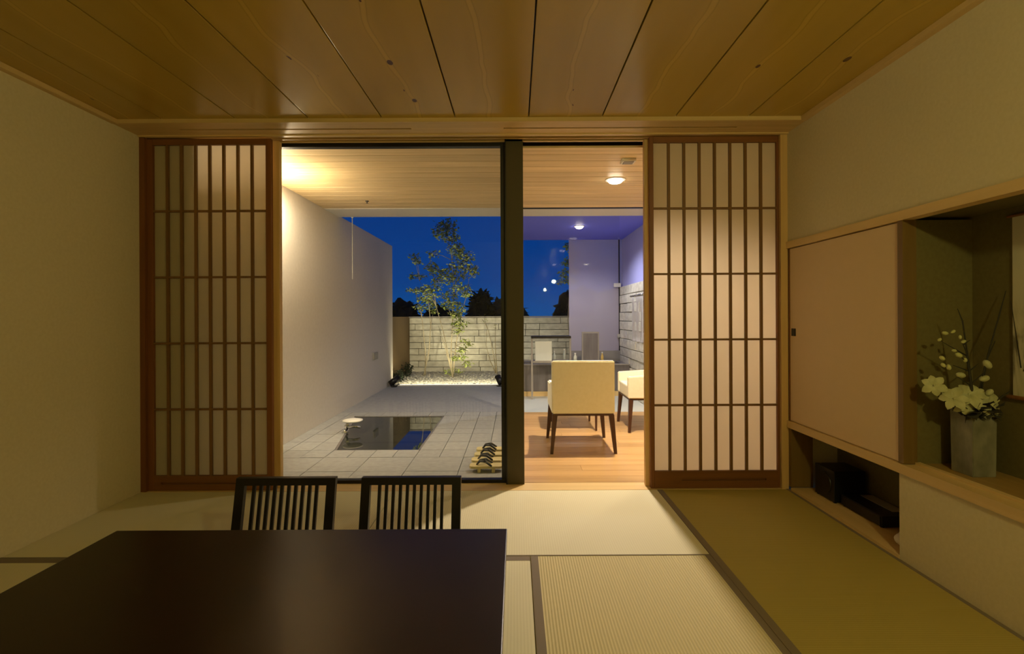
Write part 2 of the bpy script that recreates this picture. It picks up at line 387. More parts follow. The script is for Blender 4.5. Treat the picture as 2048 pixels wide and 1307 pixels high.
tatami(-.80, .065, .60, 2.395, TAT_FINE, 'tatami mat under the right half of the low table', [(-.80, .063, 2.35, 2.391)])
tatami(XL, -.80, .60, 2.395, TAT_FINE, 'tatami mat under the left half of the low table', [(XL, -.80, 2.35, 2.391)])
tatami(XL, .93, YB, .60, TAT_FINE, 'tatami mat behind the near edge of the low table', [(XL, .93, .57, .598)])

# ------------------------------------------------------------------ shoji screens
def shoji(x0, x1, y, px0, px1, pz0, pz1, zt, label, pull, sw, m=DARKW_Z, railm=DARKW_X):
    g = root('shoji_screen', ((x0+x1)/2, y, 0), label, 'shoji screen', 'sliding shoji screens at the opening')
    d0, d1 = y-.015, y+.015
    box('stile', x0, px0, d0, d1, .002, zt, m, g, bev=.002)
    box('stile', px1, x1, d0, d1, .002, zt, m, g, bev=.002)
    box('top_rail', px0, px1, d0, d1, pz1, zt, railm, g, bev=.002)
    if pull:
        a, b_ = pull; zm = pz0*.5
        mb = MB().box(px0, px1, d0, d1, zm+.006, pz0).box(px0, px1, d0, d1, .002, zm-.006)
        mb.box(px0, a, d0, d1, zm-.006, zm+.006).box(b_, px1, d0, d1, zm-.006, zm+.006).box(a, b_, d0+.012, d1, zm-.006, zm+.006)
        mb.make('bottom_rail', railm, g)
    else: box('bottom_rail', px0, px1, d0, d1, .002, pz0, railm, g, bev=.002)
    n = 8; wv = (px1-px0)/n
    for i in range(1, n): box('vertical_muntin', px0+i*wv-.0085, px0+i*wv+.0085, y-.013, y+.002, pz0, pz1, LAT, g)
    hh = (pz1-pz0)/5
    for i in range(1, 5): box('horizontal_muntin', px0, px1, y-.0125, y+.003, pz0+i*hh-.0065, pz0+i*hh+.0065, LAT, g)
    box('paper', px0-.004, px1+.004, y+.004, y+.0055, pz0-.004, pz1+.004, PAPER, g, label='translucent white paper sheet')
    return g
ZT = zb-.012
shoji(-2.445, -1.620, 3.335, -2.440+.035, -1.655, .10, 2.296, ZT, 'left sliding shoji screen, dim paper beside the left wall', (-2.36, -1.85), .04)
struct(box('trim_12', -1.640, -1.588, 3.37, 3.41, .0, ZT, HINOKI_Z, bev=.003))
struct(box('trim_12', -1.66, -1.612, 3.42, 3.445, .0, ZT, HINOKI_Z, bev=.003))
shoji(.895, 1.752, 3.335, .921, 1.738-.0, .115, 2.296, ZT, 'right sliding shoji screen, paper glowing warmly', (1.10, 1.66), .04)
struct(box('trim_13', .872, .915, 3.37, 3.41, .0, ZT, HINOKI_Z, bev=.003))

# ------------------------------------------------------------------ dark glass door and post
d1 = struct(root('door_1', (-1.0, 3.47, 0)))
box('top_rail', -2.16, -.066, 3.45, 3.50, 2.322, 2.40, DARKF, d1, bev=.002)
box('bottom_rail', -2.16, -.066, 3.45, 3.50, -.05, .022, DARKF, d1, bev=.002)
box('stile', -.10, -.066, 3.45, 3.50, .022, 2.322, DARKF, d1, bev=.002)
box('stile', -2.16, -2.12, 3.45, 3.50, .022, 2.322, DARKF, d1, bev=.002)
box('pane', -2.12, -.10, 3.473, 3.479, .022, 2.322, GLASS, d1)
ps = struct(root('trim_11', (0, 3.47, 0)))
box('post', -.066, .056, 3.42, 3.54, -.05, 2.40, BRONZE, ps, bev=.003)
box('post_bead', -.069, -.060, 3.415, 3.425, -.0, 2.36, DARKF, ps)

# ------------------------------------------------------------------ fusuma door in the right wall
d2 = struct(root('door_2', (XR, 2.8, .452)))
dp = box('door_panel', XR+.004, XR+.030, 2.352, 3.285, .455, 1.580, FUSUMA, d2, bev=.002)
box('door_edge', XR+.001, XR+.032, 3.285, 3.298, .455, 1.582, DARKW_Z, d2)
h_ = MB().box(XR-.001, XR+.006, 3.220, 3.262, 1.012, 1.060).make('recessed_pull', BLACKP, dp, label='black pull')

# ------------------------------------------------------------------ terrace and lounge shell
TX0, TX1 = -2.10, 2.20
struct(box('wall_terrace', TX0-.16, TX0, 3.60, 8.54, -.1, 2.355, WALLW))
tf = struct(root('floor_terrace', (-1, 5.5, -.05)))
def clip(poly, fn):       # keep fn(p) >= 0
    out = []
    for i, p in enumerate(poly):
        q = poly[(i+1) % len(poly)]; a, b_ = fn(p), fn(q)
        if a >= 0: out.append(p)
        if (a >= 0) != (b_ >= 0):
            t = a/(a-b_); out.append((p[0]+(q[0]-p[0])*t, p[1]+(q[1]-p[1])*t))
    return out
PA, PB, PC, PD = (-1.571, 4.316), (-.830, 4.316), (-.830, 5.80), (-1.87, 5.80)   # bath corners
def leftof(p): return -( (p[0]-(PA[0]-.0)) - (PD[0]-PA[0])*(p[1]-PA[1])/(PD[1]-PA[1]) )
def rightof(p): return p[0]-PB[0]
def area(pl): return abs(sum(pl[i][0]*pl[(i+1) % len(pl)][1]-pl[(i+1) % len(pl)][0]*pl[i][1] for i in range(len(pl))))/2
ys = [3.505, 3.72, 4.09, 4.316, 4.60, 4.91, 5.13, 5.52, 5.80, 6.02]
xs = [-.03, -.23, -.43, -.63, -.83]+[-.83-.1853*i for i in range(1, 5)]
xs += [xs[-1]-.1325*0-.2*i-.0 for i in range(1, 3)]+[-2.10]
gp = .0025
for j in range(len(ys)-1):
    y0, y1 = ys[j], ys[j+1]
    xx = xs if j != 1 else xs[::2]+([xs[-1]] if len(xs) % 2 == 0 else [])
    if j == 0: xx = xs[::2]+([xs[-1]] if len(xs) % 2 == 0 else [])
    for i in range(len(xx)-1):
        x1, x0 = xx[i], xx[i+1]
        if x1-x0 < .03: continue
        pl = [(x0+gp, y0+gp), (x1-gp, y0+gp), (x1-gp, y1-gp), (x0+gp, y1-gp)]
        if 4.3 < y0 and y1 < 5.82:
            if x0 >= -.835: pass
            else: pl = clip(pl, leftof)
        if len(pl) < 3 or area(pl) < .001: continue
        MB().prism(pl, -.045, random.uniform(-.0012, .0004)).make('floor_tile', TILE, tf)
box('far_slab', TX0, .02, 6.022, 8.30, -.05, 0, SLAB, tf)
g_ = MB()   # bedding under the tiles, with a hole for the bath
g_.box(TX0, .02, 3.50, 4.315, -.06, -.012).box(-.829, .02, 4.315, 5.80, -.06, -.012).box(TX0, .02, 5.80, 6.03, -.06, -.012)
g_.prism([(TX0, 4.315), (PA[0]-.001, 4.315), (PD[0]-.001, 5.80), (TX0, 5.80)], -.06, -.012)
g_.make('tile_bedding', GROUT, tf)
# sunken bath
sb = root('sunken_bath', (-1.3, 5.0, -.55), 'sunken open-air bath filled with dark still water, set in the terrace floor', 'bath')
ins = [(-1.571, 4.316), (-.830, 4.316), (-.830, 5.80), (-1.87, 5.80)]
mb = MB()
def rim(p, q, t, z0, z1):
    d = Vector((q[0]-p[0], q[1]-p[1], 0)).normalized(); n_ = Vector((-d.y, d.x, 0))*t
    mb.prism([p, q, (q[0]+n_.x, q[1]+n_.y), (p[0]+n_.x, p[1]+n_.y)], z0, z1)
for i in range(4): rim(ins[i], ins[(i+1) % 4], .02, -.55, -.004)
mb.prism(ins, -.57, -.55); mb.make('basin', TUBG, sb)
MB().prism([(-1.55, 4.336), (-.85, 4.336), (-.85, 5.78), (-1.845, 5.78)], -.03, -.008).make('water', WATER, sb, label='still dark water reflecting wall and sky')
# bath spout
sp_ = root('bath_spout', (-1.68, 4.97, 0), 'small chrome spout with a pale flat cap beside the sunken bath', 'spout')
MB().lathe(-1.70, 4.97, [(.03, 0), (.034, .008), (.018, .02), (.014, .03)]).make('foot', CHROME, sp_, True)
MB().tube([(-1.69, 4.97, .025), (-1.685, 4.97, .07), (-1.66, 4.98, .105)], [.016, .020, .014], 12).make('stem', CHROME, sp_, True)
MB().tube([(-1.68, 4.97, .055), (-1.61, 4.98, .058), (-1.555, 4.99, .048)], [.014, .012, .010], 12).make('outlet', CHROME, sp_, True)
MB().lathe(-1.63, 4.99, [(.088, .108), (.098, .114), (.098, .122), (.05, .132), (.005, .134)]).make('cap', WHITEP, sp_, True, label='pale flat round cap')
# soffit boards
def boards(nm, x0, x1, y0, y1, n, par):
    st = (y1-y0)/n
    for i in range(n): box(nm, x0, x1, y0+i*st+.0025, y0+(i+1)*st-.0025, 2.340, 2.356, SOFFIT, par, bev=.0025)
sf = struct(root('ceiling_terrace', (-1, 4.5, 2.34)))
boards('soffit_board', TX0-.16, -.03, 3.545, 5.50, 13, sf)
box('soffit_backing', TX0-.16, -.03, 3.545, 5.96, 2.358, 2.42, DARKF, sf)
box('edge_strip', TX0-.16, 0, 5.502, 5.96, 2.338, 2.356, WHITEP, sf)
lc = struct(root('ceiling_lounge', (1, 4.5, 2.34)))
boards('ceiling_board', .03, TX1, 3.545, 5.50, 13, lc)
box('ceiling_backing', .03, TX1, 3.545, 5.96, 2.358, 2.42, DARKF, lc)
box('edge_strip', 0, TX1, 5.56, 5.96, 2.338, 2.356, WHITEP, lc)
box('dark_top_rail', 0.03, TX1, 5.502, 5.558, 2.336, 2.356, DARKF, lc)  # dark frame rail at the lounge ceiling edge
# lounge walls and floor
struct(box('wall_lounge', TX1, TX1+.1, 3.60, 6.0, -.1, 2.42, WALLM))
struct(box('wall_lounge', 1.69, TX1, 6.0, 6.08, -.1, 2.42, WALLM))
lf = struct(root('floor_lounge', (1, 4.7, -.05)))
n = 19; st = (5.98-3.452)/n
for i in range(n):
    cut = .06+random.uniform(.35, 1.7); y0, y1 = 3.452+i*st, 3.452+(i+1)*st
    for a, b_ in ((.056, cut), (cut, TX1)): box('floor_plank', a+.0008, b_-.0008, y0+.0008, y1-.0008, -.05, 0, LFLOOR, lf, bev=.001)
# glass partition between the terrace and lounge (seen edge-on behind the post)
w1 = struct(root('window_1', (0, 4.75, 0)))
box('pane', -.004, .004, 3.56, 5.94, .03, 2.32, GLASS, w1)
box('bottom_frame', -.03, .03, 3.545, 5.96, -.05, .03, DARKF, w1); box('top_frame', -.028, .028, 3.545, 5.96, 2.32, 2.356, DARKF, w1)
box('stile', -.028, .028, 5.93, 5.985, .03, 2.32, DARKF, w1)

# ------------------------------------------------------------------ bathroom beyond the lounge
BX = 1.69
struct(box('floor_bathroom', 0, BX, 5.985, 7.92, -.06, .0, WTILE))
struct(box('ceiling_bathroom', -.02, BX+.1, 5.965, 7.92, 2.35, 2.42, BCEIL))
br = struct(root('wall_bathroom', (BX, 7, 0)))
box('upper_wall', BX, BX+.1, 6.08, 7.92, 1.60, 2.35, BWALL, br)
def blocks(par, axis, fixed, thick, a0, a1, top, nc, seed, sgn):
    rnd = random.Random(seed); ch = top/nc
    for r in range(nc):
        a = a0; z0 = r*ch
        first = True
        while a < a1-.01:
            L = rnd.choice([.28, .4, .55, .75, .95])
            if first: L *= rnd.uniform(.4, 1); first = False
            b2 = min(a+L, a1)
            if a1-b2 < .12: b2 = a1
            pr = rnd.uniform(0, .018); g = .0045
            if axis == 'X': box('stone_block', a+g, b2-g, fixed-pr*sgn if sgn > 0 else fixed, fixed+thick, z0+g, z0+ch-g, STONE, par, bev=.005)
            else: box('stone_block', fixed-pr, fixed+thick, a+g, b2-g, z0+g, z0+ch-g, STONE, par, bev=.005)
            a = b2
box('core', BX-.01, BX+.1, 6.08, 7.92, -.05, 1.60, GROUT, br)
blocks(br, 'Y', BX-.035, .03, 6.08, 7.9, 1.60, 12, 3, 1)
# glass screens
w2 = struct(root('window_2', (.85, 5.99, 0)))
box('pane', .03, 1.25, 5.985, 5.993, .0, 2.336, GLASS2, w2)
box('hinge', 1.305, 1.36, 5.975, 6.003, 1.495, 1.535, CHROME, w2) if False else None
w3 = struct(root('window_3', (.85, 7.9, .44)))
box('pane', .02, .845, 7.90, 7.908, .46, 2.35, GLASS2, w3)
box('hazy_pane', .847, 1.688, 7.90, 7.908, .60, 2.35, FROST, w3, label='hazy pane beside the clear one')
box('bottom_frame', .02, 1.66, 7.885, 7.925, .44, .46, GREYP, w3)
box('stile', 1.632, 1.648, 7.89, 7.92, .46, 2.35, DARKF, w3)
box('ledge', .847, 1.66, 7.88, 7.925, .46, .60, GREYP, w3)
box('glass_clip', 1.55, 1.66, 7.86, 7.888, 1.60, 1.66, WHITEP, w3); box('glass_clip', 1.60, 1.66, 7.86, 7.888, .80, .86, CHROME, w3)
bt = root('bathtub', (.8, 7.5, 0), 'dark grey box bathtub on a pale plinth below the far bathroom glass', 'bathtub')
box('plinth', .02, 1.64, 7.17, 7.88, 0, .065, HINOKI_X, bt, label='pale wooden plinth')
mb = MB().box(.02, 1.64, 7.20, 7.27, .065, .44).box(.02, 1.64, 7.80, 7.88, .065, .44).box(.02, .1, 7.27, 7.80, .065, .44).box(1.56, 1.64, 7.27, 7.80, .065, .44).box(.1, 1.56, 7.27, 7.8, .065, .12)
mb.make('tub_body', TUBG, bt)
box('tub_rim', .02, 1.64, 7.185, 7.275, .44, .455, GREYP, bt)
tw = root('hanging_towel', (1.63, 6.75, .8), 'white towel hanging on the bathroom side wall behind the right armchair', 'towel')
b = bmesh.new(); N = 14
vs = [[b.verts.new((1.640-.012*math.sin(i*1.3)*(.3+.7*(1-j/8)), 6.42+.05*i, 1.42-.62*(1-j/8))) for j in range(9)] for i in range(N)]
for i in range(N-1):
    for j in range(8): b.faces.new((vs[i][j], vs[i+1][j], vs[i+1][j+1], vs[i][j+1]))
bmesh.ops.solidify(b, geom=list(b.faces), thickness=.012)
MB().bm(b).make('cloth', TOWEL, tw, True)
MB().tube([(1.635, 6.38, 1.425), (1.635, 7.12, 1.425)], .009, 8).make('rail', CHROME, tw, True)
# vanity cabinet and small things on the tub deck
vc = root('vanity_cabinet', (.4, 7.02, 0), 'pale boxy vanity cabinet with a dark top bar behind the glass', 'cabinet')
for x in (.225, .755): box('leg', x-.012, x+.012, 6.90, 6.93, 0, .84, GREYP, vc)
box('front_panel', .27, .50, 6.92, 6.94, .53, .80, WTILE, vc, bev=.003)
box('side_shelf', .24, .745, 6.92, 7.10, .50, .53, GREYP, vc)
box('top_bar', .215, .765, 6.89, 7.10, .84, .872, DARKF, vc, bev=.004)
for (px_, h_, r__, lab) in ((1108, .19, .022, 'leftmost clear glass bottle on the bathtub rim'), (1128, .22, .018, 'tall slim glass bottle on the bathtub rim'), (1150, .16, .026, 'short wide glass bottle on the bathtub rim'), (1204, .17, .02, 'amber glass bottle at the right end of the row on the bathtub rim')):
    x_ = (px_-1031)*7.23/1000
    g = root('glass_bottle', (x_, 7.23, .455), lab, 'bottle', 'bottles on the bathtub rim')
    MB().lathe(x_, 7.23, [(r__, .455), (r__, .455+h_*.65), (r__*.45, .455+h_*.8), (r__*.4, .455+h_*.9)], 16).make('bottle_body', AMBER if px_ == 1204 else CLEARB, g, True)
    MB().lathe(x_, 7.23, [(r__*.55, .455+h_*.9), (r__*.55, .455+h_)], 12).make('cap', WHITEP, g)
g = root('standing_mirror', (1.08, 7.23, .455), 'small grey framed panel standing on the bathtub rim behind the armchair', 'mirror')
box('frame', .955, 1.205, 7.215, 7.235, .455, .92, GREYP, g, bev=.003); box('mirror_plate', .975, 1.185, 7.210, 7.216, .48, .895, TUBG, g); box('foot', 1.04, 1.12, 7.19, 7.27, .455, .465, GREYP, g)
# ------------------------------------------------------------------ lamps and ceiling fittings
def downlight(x, y, z, r, label):
    g = root('downlight', (x, y, z), label, 'ceiling light', 'recessed ceiling downlights')
    rg_ = MB().lathe(x, y, [(r*1.25, z), (r*1.25, z-.006), (r, z-.008), (r, z)]).make('trim_ring', WHITEP, g)
    MB().lathe(x, y, [(r*.95, z-.002), (r*.93, z-.012), (r*.75, z-.026), (r*.4, z-.034), (.002, z-.036)]).make('lens', GLOW, rg_, True, label='glowing lens')  # deep dome puts the lamp's glare into the lens shape
downlight(.88, 4.38, 2.340, .070, 'bright round downlight in the lounge ceiling boards, in view')
downlight(1.62, 4.38, 2.340, .070, 'lounge downlight hidden above the right shoji')
downlight(.86, 6.7, 2.350, .055, 'small downlight in the dusk-tinted bathroom ceiling')
g = root('ceiling_sensor', (.875, 3.82, 2.34), 'small white rectangular sensor box on the lounge ceiling before the downlight', 'sensor')
box('housing', .815, .92, 3.78, 3.87, 2.318, 2.340, WHITEP, g, bev=.006); box('face', .83, .905, 3.79, 3.86, 2.314, 2.320, GREYP, g, bev=.002)
g = root('soffit_sprinkler', (-1.52, 5.14, 2.34), 'tiny black sprinkler head under the terrace soffit', 'sprinkler')
MB().lathe(-1.52, 5.14, [(.018, 2.34), (.018, 2.334), (.006, 2.332), (.006, 2.318), (.014, 2.316)]).make('head', BLACKP, g)
g = root('wall_uplight', (-2.02, 4.05, 1.84), 'wall lamp on the white terrace wall throwing light up, behind the left shoji', 'wall lamp')
box('bracket', -2.10, -2.05, 4.01, 4.09, 1.86, 1.92, BLACKP, g)
MB().lathe(-2.0, 4.05, [(.04, 1.84), (.055, 1.85), (.055, 1.95), (.05, 1.95), (.05, 1.88)]).make('shade', BLACKP, g)
g = root('wall_outlet', (TX0, 7.45, .52), 'grey square outlet cover on the white terrace wall', 'outlet')
box('cover', TX0, TX0+.02, 7.33, 7.57, .515, .62, GREYP, g, bev=.004); box('flap', TX0+.02, TX0+.028, 7.36, 7.54, .53, .605, GREYP, g, bev=.003)
g = root('rain_rod', (-1.945, 5.98, 1.70), 'thin pale vertical rod hanging from the terrace soffit edge', 'rod')
MB().tube([(-1.945, 5.975, 2.35), (-1.945, 5.975, 1.60)], .006, 8).make('rod', GREYP, g); MB().lathe(-1.945, 5.975, [(.014, 2.352), (.014, 2.335), (.006, 2.33)], 12).make('fixing', WHITEP, g)

# ------------------------------------------------------------------ garden
struct(box('floor_garden', -2.16, 1.6, 8.30, 10.25, -.08, -.012, GROUT))
b = bmesh.new(); nx, ny = 90, 60
rg = random.Random(5)
grid = [[b.verts.new((-2.15+3.74*i/nx, 8.34+1.80*j/ny, .0+rg.uniform(-.006, .012)+.03*(j/ny))) for j in range(ny+1)] for i in range(nx+1)]
for i in range(nx):
    for j in range(ny): b.faces.new((grid[i][j], grid[i+1][j], grid[i+1][j+1], grid[i][j+1]))
mb = MB().bm(b)
for i in range(900):
    x, y, r = rg.uniform(-2.1, 1.5), rg.uniform(8.4, 10.0), rg.uniform(.008, .026)
    vs = [(x+r*rg.uniform(.7, 1.2)*a, y+r*rg.uniform(.7, 1.2)*b2, .012+.017*(y-8.3)+r*.6*c) for a, b2, c in ((1,0,0),(-1,0,0),(0,1,0),(0,-1,0),(0,0,1),(0,0,-1))]
    mb.poly(vs, [(0,2,4),(2,1,4),(1,3,4),(3,0,4),(2,0,5),(1,2,5),(3,1,5),(0,3,5)])
o = mb.make('gravel_bed', GRAVEL); tag(o, 'pale lit gravel bed at the foot of the stone garden wall', 'gravel', kind='stuff')
g = root('planter_edge', (-1.0, 8.32, 0), 'straight white edge strip glowing along the front of the gravel bed', 'edging')
box('kerb', -1.96, .0, 8.301, 8.335, -.01, .016, WHITEP, g); box('light_strip', -1.93, -.3, 8.312, 8.326, .016, .024, LEDM, g, label='glowing white light strip')
gw = struct(root('wall_garden_back', (0, 10.2, 0)))
box('core', -2.16, 1.7, 10.19, 10.30, -.1, 1.12, GROUT, gw)
blocks(gw, 'X', 10.16, .06, -2.16, 1.60, 1.125, 9, 11, 1)
box('coping', -2.2, 1.66, 10.13, 10.32, 1.127, 1.150, GREYP, gw)
gr_ = struct(root('wall_garden_right', (1.6, 9, 0)))
box('core', 1.64, 1.75, 7.93, 10.12, -.1, 1.60, GROUT, gr_)
blocks(gr_, 'Y', 1.60, .06, 7.93, 10.12, 1.60, 12, 19, 1)
struct(box('wall_garden_left', -2.26, -2.16, 8.54, 10.19, -.1, 1.148, BROWNW))
struct(box('floor_outer_ground', -40, 40, 10.4, 120, -1.6, -1.5, NIGHT))

def leafcloud(mb, cx, cy, cz, rx, ry, rz, n, s, rnd):
    for _ in range(n):
        while True:
            u = Vector((rnd.uniform(-1, 1), rnd.uniform(-1, 1), rnd.uniform(-1, 1)))
            if u.length < 1: break
        p = Vector((cx+u.x*rx, cy+u.y*ry, cz+u.z*rz))
        d = Vector((rnd.gauss(0, 1), rnd.gauss(0, 1), rnd.gauss(-.2, .5))).normalized()
        t = d.cross(Vector((rnd.gauss(0, .4), rnd.gauss(0, .4), 1))).normalized()
        l = s*rnd.uniform(.7, 1.3); w_ = l*.30; nrm = d.cross(t)*l*.08
        mb.poly([p, p+d*l*.5+t*w_+nrm, p+d*l, p+d*l*.5-t*w_+nrm], [(0, 1, 2), (0, 2, 3)])
def P(px, py, y): return ((px-1031)*y/1000, H-(py-632)*y/1000)
def tree(name, label, basepx, y, stems, clusters, dens, seed, leafs=.062):
    rnd = random.Random(seed); X0 = (basepx-1031)*y/1000
    g = root(name, (X0, y, .02), label, 'tree')
    mb = MB(); tips = []
    for st_ in stems:
        pts = [(X0+rnd.uniform(-.02, .02), y+rnd.uniform(-.03, .03), .0)]
        for (px, py) in st_:
            x, z = P(px, py, y); pts.append((x, y+rnd.uniform(-.06, .06), z)); tips.append(pts[-1])
        m_ = len(pts); mb.tube(pts, [.013*(1-.8*i/(m_-1)) for i in range(m_)], 7)
    mb.make('trunk', BARK, g, True)
    tw_ = MB(); lv = MB()
    for (px, py, rx, ry) in clusters:
        x, z = P(px, py, y); k_ = y/1000
        t = min(tips, key=lambda q: (q[0]-x)**2+(q[2]-(z-.12))**2)
        yy = y+rnd.uniform(-.12, .12)
        mid = ((t[0]+x)/2, (t[1]+yy)/2, (t[2]+z)/2+.02)
        tw_.tube([t, mid, (x, yy, z)], [.007, .005, .002], 5)
        for q in range(5): tw_.tube([(x, yy, z), (x+rnd.uniform(-1, 1)*rx*k_, yy+rnd.uniform(-.12, .12), z+rnd.uniform(-.8, 1)*ry*k_)], [.003, .0015], 4)
        leafcloud(lv, x, yy, z, rx*k_, .16, ry*k_, int(dens*rx*ry), leafs, rnd)
    tw_.make('branches', BARK, g, True, kind='stuff')
    lv.make('foliage', LEAF, g, kind='stuff')
    return g
tree('garden_tree', 'tall slender tree with airy layered foliage, lit from below in the gravel bed', 905, 9.3,
     [[(902, 700), (905, 640), (908, 590), (905, 520), (895, 455)], [(895, 700), (885, 660), (872, 610), (868, 560)], [(912, 690), (920, 640), (935, 580), (940, 540)], [(890, 690), (876, 650)]],
     [(893, 450, 24, 16), (878, 468, 14, 12), (905, 474, 20, 14), (912, 498, 18, 13), (928, 512, 24, 14), (918, 532, 26, 12), (943, 540, 15, 14), (912, 552, 22, 13), (878, 542, 22, 11), (862, 530, 14, 10),
      (868, 506, 14, 7), (884, 560, 20, 9), (922, 576, 24, 9), (866, 575, 18, 9), (898, 590, 20, 9), (935, 588, 14, 7), (905, 606, 24, 7), (920, 618, 15, 10), (912, 628, 16, 8),
      (922, 645, 18, 9), (918, 660, 14, 6), (932, 685, 12, 9), (926, 698, 13, 6), (920, 712, 18, 6), (932, 726, 12, 6), (905, 742, 20, 5), (895, 612, 12, 7), (860, 590, 16, 7)], .62, 3)
tree('garden_tree', 'slender dark tree seen through the bathroom glass, right of the dark post', 1136, 9.4,
     [[(1140, 700), (1136, 640), (1140, 560), (1138, 500)]],
     [(1140, 490, 10, 9), (1146, 508, 10, 8), (1136, 525, 14, 9), (1146, 540, 14, 8), (1128, 548, 12, 9), (1140, 562, 14, 8), (1124, 562, 8, 6)], .8, 8)
tree('garden_tree', 'smaller thin tree left of the tall one, leaves just above the stone wall', 848, 9.55,
     [[(858, 700), (862, 650), (858, 600), (840, 560)], [(850, 700), (845, 640), (835, 590)]],
     [(830, 514, 10, 8), (838, 524, 10, 5), (832, 550, 20, 6), (822, 578, 14, 4), (848, 580, 22, 7), (858, 600, 18, 8), (842, 612, 18, 6), (862, 610, 12, 6), (866, 622, 10, 5), (845, 596, 12, 5)], .75, 4)
tree('garden_tree', 'bare leaning sapling against the stone wall beside the dark door frame', 992, 9.75,
     [[(985, 700), (976, 660), (968, 636)], [(990, 690), (990, 650)], [(980, 720), (972, 690), (974, 655)]], [(966, 640, 8, 5), (990, 650, 8, 6)], .25, 5, .03)
# night tree silhouettes beyond the wall
def blob(px, topy, rx, y, i):
    rnd = random.Random(40+i); x, zt_ = P(px, topy, y); rr = rx*y/1000; hz = (zt_+1.5)/2
    b = bmesh.new(); bmesh.ops.create_icosphere(b, subdivisions=4, radius=1)
    from mathutils import noise
    for v in b.verts:
        k_ = 1+.16*noise.noise(v.co*2.3+Vector((i*7, 0, 0)))+.07*noise.noise(v.co*8+Vector((i*3, 0, 0)))
        v.co = Vector((x+v.co.x*rr*k_, y+v.co.y*rr*k_, -1.5+hz+v.co.z*hz*k_))
    g = root('distant_tree', (x, y, -1.5), ['dark bushy tree silhouette beyond the wall at the white wall end', 'low dark tree silhouette behind the lit thin trees', 'tallest rounded dark tree silhouette beside the dark door frame', 'dark tree silhouette behind the dark door post', 'dark tree silhouette seen through the bathroom glass'][i], 'tree', 'dark trees beyond the garden wall')
    mb = MB().bm(b)
    leafcloud(mb, x, y, -1.5+hz, rr*1.04, rr*1.02, hz*1.03, 1500, .35, rnd)
    mb.make('crown', NIGHT, g, kind='stuff')
    MB().tube([(x, y, -1.5), (x, y, -.3)], [.25, .18], 8).make('trunk', TWIG, g)
blob(806, 600, 40, 20, 0); blob(880, 612, 45, 26, 1); blob(962, 580, 30, 20, 2); blob(1012, 598, 50, 23, 3); blob(1160, 575, 55, 21, 4)
# shrubs and spotlights at the edge of the bed
for (x, y, h_, lab) in ((-2.05, 8.75, .22, 'small dark shrub by the brown side wall, nearer the terrace'), (-2.05, 9.45, .26, 'small dark shrub by the brown side wall, nearer the stone wall')):
    g = root('small_shrub', (x, y, .02), lab, 'shrub', 'shrubs by the brown wall'); rnd = random.Random(int(y*10))
    lv = MB(); leafcloud(lv, x, y, .02+h_/2, .09, .14, h_/2, 160, .06, rnd); lv.make('foliage', NIGHT, g, kind='stuff')
    mb = MB()
    for q in range(5): mb.tube([(x, y, .02), (x+rnd.uniform(-.06, .06), y+rnd.uniform(-.1, .1), h_)], [.006, .002], 5)
    mb.make('stem', TWIG, g)
for (x, y, tx, lab) in ((-2.0, 8.20, .22, 'black garden spotlight at the white wall end of the edge strip'), (-.27, 8.22, -.1, 'black garden spotlight at the right end of the edge strip, by the door frame')):
    g = root('garden_spotlight', (x, y, 0), lab, 'spotlight', 'black garden spotlights')
    MB().lathe(x, y, [(.05, 0), (.05, .012), (.015, .015), (.012, .05)], 16).make('base', BLACKP, g)
    MB().tube([(x-tx*.25, y-.03, .055), (x+tx*.25, y+.06, .14)], [.048, .052], 16).make('housing', BLACKP, g, True)
    MB().tube([(x+tx*.25, y+.06, .14), (x+tx*.29, y+.068, .147)], [.052, .055], 16).make('hood', BLACKP, g, True)

# ------------------------------------------------------------------ low table
tb = root('low_table', (-.76, 1.28, 0), 'large low dark lacquered table filling the lower left', 'table')
TXa, TXb, TYa, TYb, TZ = -1.485, -.035, .70, 1.858, .36
box('tabletop', TXa, TXb, TYa, TYb, TZ-.032, TZ, LACQ, tb, bev=.003)
for x in (TXa+.04, TXb-.11):
    for y in (TYa+.04, TYb-.11): box('leg', x, x+.07, y, y+.07, .0015, TZ-.032, LACQ, tb, bev=.003)
box('apron', TXa+.10, TXb-.10, TYb-.09, TYb-.07, TZ-.09, TZ-.032, LACQ, tb); box('apron', TXa+.10, TXb-.10, TYa+.07, TYa+.09, TZ-.09, TZ-.032, LACQ, tb)

